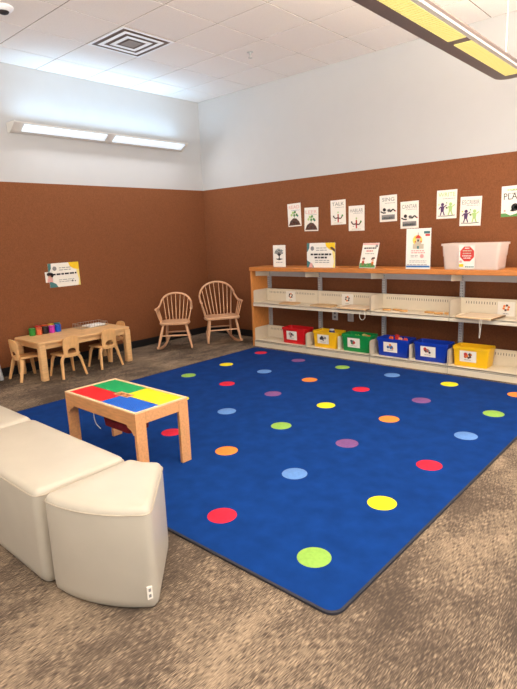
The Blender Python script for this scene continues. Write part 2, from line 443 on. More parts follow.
# ------------------------------------------------------------------ bookcase
BX = [1.385, 2.22, 3.115, 4.01, 4.905]; FR = -.48; BK = -.15; ZT = 1.055
bc = empty('bookcase', (0, 0, 0), 0, 'long low bookcase with oak top and cream steel shelves against the back wall', 'bookcase')
b = MB(); b.box(1.335, 1.365, FR, BK+.02, 0, ZT-.05); b.build('end_panel', OAKV, bc, .003)
b = MB(); b.box(4.93, 4.96, FR, BK+.02, 0, ZT-.05); b.build('end_panel', OAKV, bc, .003)
b = MB(); b.box(1.33, 4.965, FR-.012, BK+.035, ZT-.05, ZT); b.build('top_panel', OAK, bc, .005)
b = MB(); b.box(1.37, 4.925, BK-.015, BK+.005, ZT-.14, ZT-.052); b.build('top_rail', POST, bc)
for i, x in enumerate(BX):
    b = MB(); b.box(x-.019, x+.019, BK-.02, BK+.02, .0, ZT-.055)
    z = .05
    while z < 1.0: b.box(x-.011, x-.006, BK-.0205, BK-.0195, z, z+.014, 1); b.box(x+.006, x+.011, BK-.0205, BK-.0195, z, z+.014, 1); z += .028
    b.build('upright', [POST, SLOT], bc)
    x_ = x+.022 if i == 0 else x
    b = MB(); b.prism([(FR+.03, ZT-.052), (FR+.03, ZT-.115), (BK-.03, ZT-.135), (BK-.03, ZT-.052)], 'x', x_-.002, x_+.002); b.build('top_bracket', STEEL, bc)
def shelf(x0, x1, zt, lip, kick):
    b = MB(); b.box(x0+.003, x1-.003, FR, -.195, zt-.012, zt); b.box(x0+.003, x1-.003, FR, FR+.012, (0.002 if kick else zt-.045), zt+.004)
    if kick: b.box(x0+.003, x1-.003, FR-.001, FR+.01, zt-.022, zt-.018, 1)
    s = b.build('base_shelf' if kick else 'shelf', [STEEL, SLOT], bc, .0015)
    b = MB(); b.box(x0+.003, x1-.003, -.198, -.194, zt, zt+.165); b.box(x0+.003, x1-.003, -.204, -.194, zt+.158, zt+.165)
    x = x0+.06
    while x < x1-.05: b.box(x, x+.005, -.1987, -.1978, zt+.105, zt+.130, 1); x += .026
    b.build('back_ledge', [STEEL, SLOT], s)
    for x in (x0+.006, x1-.006):
        if not kick and abs(x-2.22) < .02: continue
        b = MB(); b.prism([(FR+.012, zt), (FR+.012, zt+.15), (FR+.022, zt+.16), (FR+.05, zt+.165), (-.2, zt+.165), (-.2, zt)], 'x', x-.0015, x+.0015); b.build('side_bracket', mat('bracket_steel', (208, 194, 172), .45, .02, 20), s)
for x0, x1 in zip(BX, BX[1:]):
    x0 = 1.366 if x0 == BX[0] else x0; x1 = 4.928 if x1 == BX[-1] else x1
    shelf(x0, x1, .588, .04, False); shelf(x0, x1, .085, .085, True)
ZM, ZB = .588, .085
# bookends between the tubs
be = empty('bookend', (2.672, -.32, ZB), 0, 'cream metal bookend standing between the yellow tub with the blue jar and the green tub', 'bookend', 'metal bookends on the bottom shelf')
b = MB(); b.prism(round_poly([(-.13, 0), (.1, 0), (.1, .165), (-.13, .165)], .02), 'x', -.001, .001); b.build('plate', STEEL, be)
b = MB(); b.box(.001, .07, -.1, .08, 0, .0015); b.build('foot', STEEL, be)
c = copy_tree(be); c.location = (3.58, -.32, ZB); c['label'] = 'cream metal bookend standing between the two blue tubs'

# tubs
def tub(x0, x1, rgb, cname, label, pic, z=.28):
    w = x1-x0; d = .205
    o = empty('storage_tub', ((x0+x1)/2, -.32, ZB), 0, label, 'storage tub', 'coloured tubs on the bottom shelf')
    P = mat('tub_'+cname, rgb, .32, .04, 8); h = z-ZB+.005
    R_ = lambda k, zz: lift(rrect(w*k, d*k+0, .022), zz)
    b = MB(); b.loft([R_(.88, 0), R_(.9, .006), R_(.955, h-.03), R_(1.0, h-.03), R_(1.0, h), R_(.965, h), R_(.95, h-.02), R_(.87, .006)], sm=False)
    b.build('tub_body', P, o, .002)
    s = Sheet(.165, .112, .001)
    pic(s); k = s.make('label_card', o); k.location = (-.02, -.099, .05); k.rotation_euler = (R(3.6), 0, 0); k['label'] = 'white picture label card'
    k.rotation_euler = (R(-3.0)*-1, 0, 0)
    return o
def blob(cols, n=8, seed=1):
    def f(s):
        rd = random.Random(seed)
        for i in range(n):
            s.disc(rd.uniform(.3, .7), rd.uniform(.4, .75), rd.uniform(.06, .12), cols[i % len(cols)], n=7)
        s.lines(.28, .72, .17, 1, .1, GREYP, .05)
    return f
tub(1.79, 2.165, (210, 24, 30), 'red', 'red plastic tub with a white picture label, leftmost on the bottom shelf', blob([GREYP, PINKP, DARK, GREYP], 9, 3))
tub(2.28, 2.645, (248, 194, 22), 'yellow', 'yellow plastic tub holding a blue jar, between the red and the green tubs', blob([DARK, GREYP, DARK, SAND], 7, 5))
tub(2.70, 3.085, (16, 140, 66), 'green', 'green plastic tub with a white picture label on the bottom shelf', blob([GREENP, TEALP, REDP, DARK], 9, 7))
tub(3.165, 3.555, (16, 56, 172), 'blue', 'blue plastic tub filled with orange toy pieces, beside the green tub', blob([BLUEP, PURP, ORANGEP, BLUEP], 9, 9))
tub(3.605, 3.985, (16, 56, 172), 'blue', 'blue plastic tub with nothing showing above its rim, beside the yellow tub', blob([BROWNP, REDP, GREYP, DARK], 9, 11))
tub(4.03, 4.395, (248, 194, 22), 'yellow', 'yellow plastic tub with nothing showing, rightmost on the bottom shelf', blob([ORANGEP, BROWNP, REDP, DARK], 9, 13))
# what stands in the tubs
j = empty('toy_jar', (2.50, -.315, ZB+.006), 0, 'dark blue toy jar with pale lid sticking out of the yellow tub', 'toy')
b = MB(); b.lathe([(.03, 0), (.036, .01), (.036, .19), (.03, .2)], n=18); b.build('jar_body', mat('toy_navy', (34, 44, 112), .35), j)
b = MB(); b.lathe([(.031, .2), (.031, .212), (.02, .216)], n=18); b.build('lid', mat('toy_pale', (196, 200, 214), .4), j)
TC = {'orange': (238, 104, 40), 'red': (214, 52, 40), 'peach': (244, 164, 128), 'lime': (150, 190, 60), 'tan': (206, 176, 110), 'coral': (232, 92, 70)}
def toy(x, y, h, w, cn, label, group):
    o = empty('toy_brick', (x, y, ZB+.006), random.uniform(-.5, .5), label, 'toy', group)
    b = MB(); b.box(-w, w, -w*.7, w*.7, 0, h); b.build('brick_body', mat('toy_'+cn, TC[cn], .35), o, .004)
    b = MB()
    for sx in (-.5, .5): b.lathe([(w*.28, h), (w*.28, h+.008)], (sx*w, 0, 0), 10)
    b.build('stud', mat('toy_'+cn, TC[cn], .35), o)
for a in ((3.315, -.35, .205, .022, 'orange', 'tall orange toy brick sticking up at the front left of the blue tub'), (3.37, -.32, .225, .022, 'red', 'tallest red toy brick standing in the middle of the blue tub'),
          (3.425, -.35, .2, .02, 'peach', 'peach toy brick right of centre in the blue tub'), (3.475, -.33, .195, .02, 'coral', 'coral toy brick at the right side of the blue tub')):
    toy(*a, 'toy bricks in the blue tub')
for a in ((2.87, -.34, .175, .03, 'lime', 'lime green toy brick on the left inside the green tub'), (2.95, -.30, .185, .028, 'tan', 'tan toy brick in the middle of the green tub'), (3.015, -.32, .18, .02, 'orange', 'orange toy brick on the right inside the green tub')):
    toy(*a, 'toy bricks in the green tub')

# cards clipped to the back of the middle shelf
for x, cols, sd, lab in ((1.79, [BROWNP, ORANGEP, DARK], 21, 'white picture card on the middle shelf back, furthest left'),
                     (2.655, [BROWNP, ORANGEP, DARK], 22, 'white picture card on the middle shelf above the maze board with the looped cord'),
                     (4.465, [ORANGEP, BROWNP, ORANGEP], 23, 'white picture card with an orange design on the middle shelf, furthest right')):
    s = Sheet(.16, .14, .001); rd = random.Random(sd)
    for i in range(6): 
        a = i*PI/3+.3; s.disc(.5+.15*math.cos(a), .58+.17*math.sin(a), .075, cols[i % 3], n=8)
    s.lines(.35, .65, .14, 1, .1, GREYP, .05)
    o = s.make('picture_card'); o.location = (x, -.2055, ZM+.001); tag(o, lab, 'card', 'picture cards on the middle shelf')

# boards and wooden pieces on the middle shelf
TANW = mat('puzzle_wood', (212, 172, 122), .5, .1, 12, .4, (1, 6, 1)); EDGEW = mat('board_edge', (128, 100, 70), .6)
def maze(x, y, w, d, rz, label, cord, tilt=0., z=ZM+.004):
    o = empty('maze_board', (x, y, z), rz, label, 'maze board', 'magnetic maze boards on the middle shelf'); o.rotation_euler = (tilt, 0, rz)
    b = MB(); b.box(-w/2, w/2, -d/2, d/2, 0, .018); b.build('board', PINE if 0 else mat('maze_ply', (222, 190, 146), .5, .06, 12), o, .003)
    b = MB(); b.box(-w/2+.012, w/2-.012, -d/2+.012, d/2-.012, .018, .0195)
    b.build('cover_sheet', mat('maze_cover', (230, 204, 172), .25, .1, 8), o)
    b = MB(); b.tube(spline(cord), .0028, 6); b.build('cord', mat('cord_white', (226, 216, 198), .7), o)
    b = MB(); b.box(w/2-.002, w/2+.001, -d/2, d/2, 0.001, .0175); b.build('edge_strip', EDGEW, o)
maze(2.90, -.375, .40, .27, R(-3), 'pale wooden maze board with a looped cord under the second picture card', [(.14, -.136, .01), (.125, -.146, -.03), (.13, -.15, -.08), (.165, -.15, -.10), (.195, -.15, -.07), (.19, -.145, -.02), (.175, -.136, .01)])
maze(4.285, -.40, .36, .31, R(-6), 'pale wooden maze board with a hanging cord sticking out over the shelf edge', [(.08, -.156, .01), (.075, -.166, -.03), (.08, -.168, -.09), (.078, -.167, -.15), (.082, -.168, -.17), (.088, -.167, -.12), (.092, -.165, -.03), (.095, -.156, .008)])
def piece(name, x, y, w, d, h, rz, label, m=TANW):
    b = MB(); b.loft([lift(rrect(w, d, min(w, d)*.3, 4), z) for z in (0, h)]); o = b.build(name, m, None, .002); o.location = (x, y, ZM+.0008); o.rotation_euler = (0, 0, rz)
    return tag(o, label, 'puzzle', 'wooden puzzle pieces on the middle shelf')
piece('puzzle_board', 1.89, -.36, .26, .2, .012, R(4), 'thin tan puzzle board under the leftmost picture card')
piece('puzzle_board', 2.42, -.37, .32, .22, .014, R(-2), 'thin tan puzzle board beside the maze board with the looped cord', mat('puzzle_tan', (196, 160, 112), .5, .15, 20))
for i, (x, y, w, d, rz, l) in enumerate(((3.25, -.34, .09, .06, .2, 'leftmost flat wooden piece in the third shelf bay'), (3.36, -.31, .11, .05, -.3, 'second flat wooden piece from the left in the third shelf bay'),
        (3.46, -.35, .08, .06, .5, 'third flat wooden piece from the left in the third shelf bay'), (3.74, -.33, .1, .06, -.2, 'fourth flat wooden piece from the left in the third shelf bay'),
        (3.85, -.36, .09, .07, .4, 'fifth flat wooden piece from the left in the third shelf bay'), (3.94, -.33, .07, .06, 0, 'rightmost flat wooden piece in the third shelf bay'))):
    piece('puzzle_piece', x, y, w, d, .016, rz, l, mat('puzzle_amber', (206, 156, 92), .5, .2, 20))
piece('puzzle_piece', 4.18, -.265, .16, .03, .016, 0, 'narrow wooden strip lying behind the maze board with the hanging cord', mat('puzzle_amber', (206, 156, 92), .5, .2, 20))

# outlets seen below the middle shelf
def outlet(x, z, label, kind):
    o = empty('wall_outlet', (x, -.0125, z), 0, label, 'outlet', 'outlet plates on the back wall')
    b = MB(); b.loft([[(p[0], 0, p[1]) for p in rrect(.085, .13, .008)], [(p[0], -.006, p[1]) for p in rrect(.08, .125, .008)]], sm=False); b.build('cover_plate', METALW, o)
    if kind:
        for s in (-1, 1):
            b = MB(); b.box(-.014, .014, -.0075, -.006, s*.025-.014, s*.025+.014); b.box(-.006, -.003, -.008, -.0074, s*.025-.006, s*.025+.006, 1); b.box(.003, .006, -.008, -.0074, s*.025-.006, s*.025+.006, 1)
            b.build('socket', [GREYP, DARK], o)
    else:
        b = MB(); b.box(-.017, .017, -.0085, -.006, -.035, .035); b.build('rocker_insert', mat('outlet_insert', (214, 206, 194), .4), o)
outlet(2.348, .426, 'white power outlet plate with two sockets seen below the middle shelf', 1)
outlet(2.579, .423, 'blank white wall plate right of the power outlet below the middle shelf', 0)

# ------------------------------------------------------------------ signs on the bookcase top
ACR = clear('acrylic', (245, 245, 245), .12, .05)
def sign(x, y, sheet, label, lean=R(8), rz=0., name='sign_holder'):
    o = empty(name, (x, y, ZT+.0005), rz, label, 'sign', 'signs standing on the bookcase top')
    w, h = sheet.w, sheet.h
    M = Matrix.Rotation(-lean, 4, 'X')
    b = MB(); b.box(-w/2, w/2, -.04, .06, 0, .002); b.M = Matrix.Translation((0, -.03, .002)) @ M; b.box(-w/2-.003, w/2+.003, .0005, .003, 0, h+.004)
    b.build('acrylic_stand', ACR, o)
    s = sheet.make('printed_sheet', o); s.location = (0, -.0302, .003); s.rotation_euler = (-lean, 0, 0)
    return o
s = Sheet(.2, .27)                                   # tree
s.stroke([(.5, .36), (.5, .62)], .016, DARK); s.poly([(.2, .37), (.38, .33), (.5, .31), (.62, .33), (.8, .37), (.5, .40)], DARK)
rd = random.Random(4)
for i in range(9):
    a = R(20+17.5*i); s.stroke([(.5, .5), (.5+.2*math.cos(a), .55+.17*math.sin(a)), (.5+.34*math.cos(a+.1), .6+.25*math.sin(a))], .006, DARK)
for i in range(26):
    a = rd.uniform(-.2, PI+.2); q = rd.uniform(.5, 1); s.disc(.5+.36*q*math.cos(a), .62+.25*q*math.sin(a), .03, TEALP if i % 3 else GREYP, n=6)
s.lines(.25, .78, .2, 1, .06, GREYP, .03)
sign(1.80, -.40, s, 'small white sign with a dark tree drawing on the bookcase top', R(1))
def certificate(w, h, head):
    s = Sheet(w, h)
    s.poly([(.66, 1), (.70, .84), (.82, .72), (1, .66), (1, 1)], YEL); s.poly([(.92, 0), (.96, .25), (.9, .66), (1, .7), (1, 0)], mat('print_cream_yellow', (244, 222, 130), .6))
    s.poly([(0, 1), (.1, 1), (.09, .8), (.03, .66), (0, .64)], TEALP); s.poly([(0, 0), (.26, 0), (.2, .14), (.1, .22), (0, .3)], TEALP)
    s.disc(.2, .78, .065, GREYP); s.lines(.34, .72, .78, 2, .09, GREYP, .03)
    for i, (u0, u1) in enumerate(head): s.lines(u0, u1, .50-.13*i, 1, .1, DARK, .07)
    s.lines(.3, .8, .28, 2, .08, GREYP, .025)
    return s
s = certificate(.40, .285, [(.14, .88), (.28, .72)])
s.poly([(.06, .0), (.22, 0), (.2, .16), (.13, .2)], PINKP); s.poly([(.82, .8), (1, .62), (1, .74), (.9, .84)], BROWNP)
sign(2.44, -.41, s, 'landscape sign with a yellow corner and two dark headline lines on the bookcase top', R(1))
s = Sheet(.215, .28)                                  # children
s.rect(.02, .98, .93, .99, PINKP); s.rect(.8, .96, .83, .93, GREYP); s.lines(.12, .88, .77, 1, .08, DARK, .05); s.lines(.3, .7, .66, 1, .08, REDP, .04); s.lines(.25, .8, .56, 1, .1, GREYP, .025)
s.poly([(0.02, .02), (.98, .02), (.98, .1), (.7, .2), (.4, .16), (.2, .22), (.02, .18)], GREENP)
s.rect(.14, .28, .1, .28, REDP); s.disc(.21, .34, .07, SKIN); s.disc(.21, .38, .09, DARK, .04)
s.rect(.72, .86, .08, .26, ORANGEP); s.disc(.79, .32, .07, SKIN); s.poly([(.66, .32), (.92, .38), (.86, .44), (.72, .42)], BROWNP); s.rect(.45, .55, .08, .2, LGREEN)
sign(3.065, -.42, s, 'white sign with two cartoon children leaning back on the bookcase top', R(17), R(-6))
s = Sheet(.263, .405)                                 # castle
s.disc(.46, .71, .2, mat('print_sun', (248, 214, 96), .6))
s.rect(.36, .62, .5, .66, SAND); s.rect(.41, .57, .66, .76, SAND); s.rect(.28, .36, .5, .62, SAND); s.rect(.62, .72, .5, .62, SAND)
s.poly([(.36, .76), (.62, .76), (.56, .81), (.49, .85), (.42, .81)], REDP); s.poly([(.34, .66), (.41, .66), (.375, .71)], REDP); s.poly([(.57, .66), (.65, .66), (.61, .71)], REDP)
s.rect(.46, .52, .68, .73, DARK); s.rect(.45, .53, .5, .57, TEALP); s.stroke([(.49, .85), (.49, .9)], .004, DARK)
s.lines(.22, .78, .44, 2, .05, PINKP, .03); s.lines(.2, .5, .33, 2, .035, GREYP, .012); s.disc(.66, .32, .08, PINKP); s.lines(.15, .85, .2, 2, .035, GREYP, .01)
s.rect(.72, .96, .87, .93, TEALP); s.rect(.78, .96, .81, .86, REDP); s.rect(.02, .98, .04, .085, BLUEP); s.lines(.05, .9, .1, 1, .1, GREYP, .015)
sign(3.672, -.455, s, 'tall white poster with a castle and yellow sun on the bookcase top', R(1), 0, 'castle_sign')

# clear bin on the bookcase
o = empty('clear_bin', (4.19, -.345, ZT+.0005), 0, 'large empty translucent plastic bin with a red octagon notice on the bookcase top', 'bin')
CB = mat('frosted_plastic', (250, 236, 226), .4, .01); pb = CB.node_tree.nodes['Principled BSDF']
pb.inputs['Transmission Weight'].default_value = .55; pb.inputs['IOR'].default_value = 1.06
w, d, h = .56, .28, .25
Q = lambda k, kk, z: lift(rrect(w*k, d*kk, .03), z)
Q2 = lambda k, kk, z: lift(rrect(w*k-.008, d*kk-.008, .026), z)
b = MB(); b.loft([Q(.90, .86, .0), Q(.92, .88, .008), Q(.945, .92, h*.5), Q(.96, .935, h*.52), Q(.985, .97, h-.02), Q(1.02, 1.04, h-.02), Q(1.02, 1.04, h), Q2(.985, .97, h), Q2(.985, .97, h-.02), Q2(.96, .935, h*.52), Q2(.945, .92, h*.5), Q2(.92, .88, .012)])
b.build('bin_body', CB, o)
s = Sheet(.15, .228, .001); R8 = .44
s.poly([(.52+R8*1.08*math.cos(R(22.5+45*i)), .62+R8*.76*math.sin(R(22.5+45*i))) for i in range(8)], REDP)
s.lines(.38, .66, .84, 1, .1, PAPER, .04)
s.lines(.25, .8, .73, 1, .1, SAND, .05); s.lines(.25, .8, .62, 1, .1, SAND, .05); s.lines(.22, .82, .52, 1, .1, PAPER, .04); s.lines(.3, .75, .43, 1, .1, PAPER, .04)
s.disc(.12, .3, .09, PINKP, n=8); s.rect(.02, .3, .08, .2, YEL); s.lines(.4, .95, .06, 1, .1, TEALP, .05)
k = s.make('notice_sheet', o); k.location = (-.025, -.1305, .010); k.rotation_euler = (R(3.6), 0, 0); k['label'] = 'white notice sheet with a red octagon'

# ------------------------------------------------------------------ posters on the back wall
def art_read(s):
    s.poly([(.05, .05), (.95, .05), (.85, .2), (.65, .34), (.42, .36), (.2, .26)], BROWNP); s.stroke([(.5, .3), (.48, .62)], .008, GREENP)
    for u, v in ((.3, .5), (.4, .6), (.56, .62), (.68, .5), (.5, .48)): s.disc(u, v, .08, LGREEN if u < .5 else GREENP, n=8)
    s.disc(.3, .2, .07, GREYP, n=8); s.disc(.6, .16, .07, GREYP, n=8); s.disc(.75, .45, .06, TEALP, n=8)
def art_talk(s):
    s.rect(.46, .54, .1, .42, REDP); s.stroke([(.18, .34), (.3, .26), (.48, .28), (.66, .24), (.78, .34)], .014, BROWNP); s.disc(.2, .35, .05, DARK, n=8); s.disc(.78, .36, .06, GREENP, n=8)
    s.disc(.5, .4, .05, ORANGEP, n=8); s.disc(.5, .5, .05, LGREEN, n=8); s.disc(.3, .18, .03, GREYP); s.lines(.2, .8, .06, 1, .1, SAND, .02)
def art_sing(s):
    s.rect(.12, .88, .08, .26, GREYP)
    for i in range(7): s.rect(.14+.1*i, .2+.1*i, .1, .1+.02*(i % 3+3), TEALP)
    s.disc(.28, .46, .09, DARK); s.stroke([(.06, .4), (.2, .34), (.36, .34)], .014, DARK); s.disc(.55, .42, .09, GREYP); s.disc(.55, .42, .06, PAPER); s.stroke([(.62, .36), (.78, .46), (.9, .38)], .014, DARK); s.disc(.92, .38, .03, REDP)
def art_write(s):
    for u, m in ((.3, PURP), (.7, LGREEN)):
        s.disc(u, .5, .08, m); s.poly([(u-.1, .44), (u+.1, .44), (u+.06, .24), (u-.08, .24)], m); s.stroke([(u-.05, .25), (u-.1, .12)], .012, m); s.stroke([(u+.04, .25), (u+.1, .12)], .012, m); s.stroke([(u-.1, .42), (u-.18, .34)], .01, m); s.stroke([(u+.1, .42), (u+.2, .48)], .01, m)
    s.stroke([(.08, .1), (.5, .09), (.92, .11)], .006, DARK); s.disc(.5, .38, .04, DARK, n=8); s.disc(.12, .5, .03, YEL); s.disc(.5, .55, .03, GREENP)
def art_play(s):
    s.poly([(0, 0), (1, 0), (1, .16), (.7, .1), (.4, .04), (.2, .12), (0, .12)], GREENP); s.disc(.6, .3, .17, DARK); s.disc(.63, .3, .09, PAPER); s.poly([(.38, .18), (.55, .16), (.5, .3)], DARK); s.disc(.16, .2, .05, PINKP)
POST_ = [(1.739, 1.70, 'READ', (PINKP, BLUEP), art_read, 'upper poster of the dark mound and green plant pair, headed READ', 2),
         (2.002, 1.632, 'LEER', (PINKP, GREYP), art_read, 'lower poster of the dark mound and green plant pair, beside READ', -1),
         (2.411, 1.695, 'TALK', (GREYP, GREYP), art_talk, 'white poster with a red stem figure, headed TALK', 1),
         (2.666, 1.612, 'HABLAR', (GREYP, GREYP), art_talk, 'white poster with a red stem figure, lower right of TALK', 0),
         (3.084, 1.700, 'SING', (GREYP, GREYP), art_sing, 'white poster with black figures over a grey band, headed SING', 1),
         (3.344, 1.615, 'CANTAR', (GREYP, GREYP), art_sing, 'white poster with black figures over a grey band, lower right of SING', 1),
         (3.758, 1.700, 'WRITE', (LGREEN, GREYP), art_write, 'white poster with a purple and a green figure, headed WRITE', 0),
         (4.007, 1.615, 'ESCRIBIR', (GREYP, GREYP), art_write, 'white poster with a purple and a green figure, lower right of WRITE', -1),
         (4.418, 1.687, 'PLAY', (DARK, GREYP), art_play, 'white poster with a dark ring and green hill, headed PLAY', 1)]
for x, z, word, (m1, m2), art, lab, rot in POST_:
    s = Sheet(.216, .292)
    if word == 'PLAY':
        s.text(.5, .56, word, .062, m1, .8); s.lines(.25, .8, .85, 1, .1, LGREEN, .04); s.stroke([(.4, .84), (.95, .86)], .004, GREYP); s.lines(.3, .7, .74, 1, .1, GREYP, .02)
    else:
        vs = {'READ': .8, 'TALK': .8, 'SING': .7, 'WRITE': .84}.get(word, .82)
        s.text(.5, .77 if word in ('READ', 'TALK', 'SING', 'WRITE') else .74, word, .042, m1 if word != 'LEER' else PINKP, vs)
        s.lines(.3, .9, .69, 1, .05, m2, .015)
    art(s)
    o = s.make('poster'); o.location = (x, -.0125, z-.146); o.rotation_euler = (0, R(-rot), 0); tag(o, lab, 'poster', 'early literacy posters pinned to the back wall')
# certificate on the left wall (printed side towards +x)
s = certificate(.40, .285, [(.14, .90)]); s.rect(.72, .76, .18, .25, DARK); s.rect(.82, .85, .17, .22, DARK)
s.disc(.03, .46, .07, SKIN, .07); s.disc(.02, .56, .085, DARK, .075); s.disc(.1, .52, .05, DARK, .09); s.poly([(-.07, .24), (.11, .24), (.1, .4), (-.05, .4)], PINKP)
s.box(-.245, -.15, -.0015, 0, .066, .19); 
o = s.make('wall_certificate'); o.rotation_euler = (0, R(-.5), R(90)); o.location = (.0125, -2.372, .945)
tag(o, 'landscape paper notice with a yellow corner pinned to the left wall above the small table', 'poster')

# ------------------------------------------------------------------ child table, chairs, things on it
TH = .43
tb = empty('activity_table', (.3425, -2.515, 0), 0, 'low rectangular maple table with small chairs against the left wall', 'table')
TW, TD = .625, 1.165
b = MB(); b.loft([lift(rrect(TW-.008, TD-.008, .05), TH-.026), lift(rrect(TW, TD, .05), TH-.022), lift(rrect(TW, TD, .05), TH-.004), lift(rrect(TW-.008, TD-.008, .046), TH)]); b.build('tabletop', MAPLE, tb)
for sx in (-1, 1):
    b = MB(); b.box(sx*(TW/2-.045)-.009, sx*(TW/2-.045)+.009, -TD/2+.07, TD/2-.07, TH-.085, TH-.027); b.build('apron', MAPLE, tb)
for sy in (-1, 1):
    b = MB(); b.box(-TW/2+.07, TW/2-.07, sy*(TD/2-.045)-.009, sy*(TD/2-.045)+.009, TH-.085, TH-.027); b.build('apron', MAPLE, tb)
for sx in (-1, 1):
    for sy in (-1, 1):
        b = MB(); b.box(sx*(TW/2-.042)-.036, sx*(TW/2-.042)+.036, sy*(TD/2-.042)-.036, sy*(TD/2-.042)+.036, 0, TH-.027); b.build('leg', MAPLE, tb, .012, 3)

def make_chair(label):
    o = empty('child_chair', (0, 0, 0), 0, label, 'chair', 'small birch chairs around the activity table')
    # seat, front towards +y
    so = round_poly([(-.135, .15), (-.12, -.11), (.12, -.11), (.135, .15)], .05)
    b = MB(); b.loft([lift(inset(so, .004), .245), lift(so, .249), lift(so, .257), lift(inset(so, .004), .26)]); b.build('seat', BIRCH, o)
    # back with an arched hole
    n = 32; outer = []; inner = []
    for k in range(n):
        a = 2*PI*k/n; ca, sa = math.cos(a), math.sin(a)
        e = .45 if sa > 0 else .35
        ux = math.copysign(abs(ca)**e, ca); uz = math.copysign(abs(sa)**e, sa)
        hw = .088+.012*(uz+1)/2
        outer.append((hw*ux, .345+.118*uz-(.0 if sa < 0 else .015*ux*ux)))
        inner.append((.050*math.copysign(abs(ca)**.6, ca), .285+(.042 if sa > 0 else .022)*sa))
    Y = lambda x, z: -.115-.10*(z-.25)+1.6*x*x
    b = MB(); P = []
    for ring in (outer, inner):
        for off in (0, -.011): P.append([(x, Y(x, z)+off, z) for x, z in ring])
    b.loft([P[0], P[1], P[3], P[2], P[0]], cap0=False, cap1=False); b.build('backrest', BIRCH, o)
    for sx in (-1, 1):
        for yf, yt in ((-.09, -.145), (.11, .145)):
            pts = spline([(sx*.04, yf, .237), (sx*.085, yf, .236), (sx*.112, yf+(yt-yf)*.12, .195), (sx*.122, yf+(yt-yf)*.4, .13), (sx*.142, yt, .0)], 5)
            b = MB(); b.tube(pts, [.013+.005*math.sin(PI*i/(len(pts)-1)) for i in range(len(pts))], 8, 0, 1.2); b.build('leg', BIRCH, o)
    return o
ch = make_chair('small birch chair at the left end of the activity table, side on'); ch.location = (.32, -3.105, 0); ch.rotation_euler = (0, 0, R(0))
for loc, rz, lab in (((.60, -2.77, 0), 90, 'small birch chair with its back to the room, left one at the long table side'),
                     ((.575, -2.275, 0), 90, 'small birch chair with its back to the room, right one at the long table side'),
                     ((.33, -1.985, 0), 180, 'small birch chair mostly hidden at the far right end of the activity table')):
    c = copy_tree(ch); c.location = loc; c.rotation_euler = (0, 0, R(rz)); c['label'] = lab

def cup(x, y, cn, rgb, label, h=.085):
    o = empty('paint_cup', (x, y, TH), 0, label, 'paint cup', 'paint cups on the activity table')
    m = mat('cup_'+cn, rgb, .35)
    b = MB(); b.lathe([(.033, 0), (.035, .004), (.035, h*.70), (.035, h*.74)], n=20); b.build('cup_body', m, o)
    b = MB(); b.lathe([(.037, h*.74), (.038, h*.76), (.038, h*.96), (.034, h), (.012, h)], n=20); b.build('lid', mat('lid_'+cn, tuple(int(v*.9) for v in rgb), .3), o)
CUPS = [(.118, -2.905, 'green', (52, 150, 60), 'green paint cup, leftmost of the row on the small table'), (.122, -2.829, 'salmon', (222, 112, 72), 'orange paint cup between the green and the black cup'),
        (.126, -2.752, 'black', (36, 36, 42), 'black paint cup in the front row on the small table'), (.130, -2.675, 'magenta', (200, 60, 176), 'magenta paint cup in the front row on the small table'),
        (.134, -2.598, 'blue', (28, 96, 206), 'blue paint cup at the right end of the front row')]
for c_ in CUPS: cup(*c_)
for x, y, cn, rgb, lab in ((.053, -2.80, 'red', (210, 44, 40), 'red paint cup in the back row behind the black cup'), (.054, -2.722, 'orange', (232, 96, 40), 'bright orange paint cup in the back row behind the magenta cup'),
                       (.055, -2.644, 'yellow', (240, 204, 60), 'yellow paint cup in the back row between orange and teal'), (.056, -2.566, 'teal', (30, 120, 130), 'teal paint cup at the right end of the back row')):
    cup(x, y, cn, rgb, lab, .095)

rk = empty('wire_rack', (.185, -2.20, TH), 0, 'small wire rack holding paper on the activity table', 'rack')
WIRE = mat('wire_grey', (170, 164, 156), .3, metal=.6)
b = MB()
rw, rd_, rh = .20, .36, .055
for z in (.006, rh):
    q = [(-rw/2, -rd_/2, z), (rw/2, -rd_/2, z), (rw/2, rd_/2, z), (-rw/2, rd_/2, z), (-rw/2, -rd_/2, z)]
    for p0, p1 in zip(q, q[1:]): b.tube([p0, p1], .0022, 6)
b.build('rim_wire', WIRE, rk)
b = MB()
for i in range(11):
    y = -rd_/2+rd_*i/10
    for x in (-rw/2, rw/2): b.tube([(x, y, .006), (x, y, rh)], .0016, 6)
    b.tube([(-rw/2, y, .006), (rw/2, y, .006)], .0016, 6)
for i in range(1, 5):
    x = -rw/2+rw*i/5
    for y in (-rd_/2, rd_/2): b.tube([(x, y, .006), (x, y, rh)], .0016, 6)
b.build('wire_grid', WIRE, rk)
b = MB(); b.box(-.085, .085, -.11, .11, 0, .018); o = b.build('paper_stack', mat('bright_paper', (250, 248, 244), .6)); o.location = (.19, -2.155, TH+.0085); o.rotation_euler = (0, 0, R(6)); tag(o, 'stack of white paper lying in the wire rack', 'paper')

# stool cut off at the left edge of the picture
st = empty('step_stool', (.20, -3.53, 0), R(-32), 'light grey plastic stool barely in view at the left edge', 'stool')
GP = mat('grey_plastic', (206, 206, 204), .4)
b = MB(); b.loft([lift(rrect(.27, .27, .03), .245), lift(rrect(.28, .28, .03), .25), lift(rrect(.28, .28, .03), .265), lift(rrect(.27, .27, .03), .27)]); b.build('seat', GP, st)
for sx in (-1, 1):
    for sy in (-1, 1):
        b = MB(); b.beam((sx*.115, sy*.115, .246), (sx*.15, sy*.15, 0.002), .05, .05, 0, .035, .035); b.build('leg', GP, st, .004)
for s_ in (-1, 1):
    b = MB(); b.prism([(-.12, .25), (.12, .25), (.135, .13), (-.135, .13)], 'y', s_*.128-.006, s_*.128+.006); b.build('side_panel', GP, st)

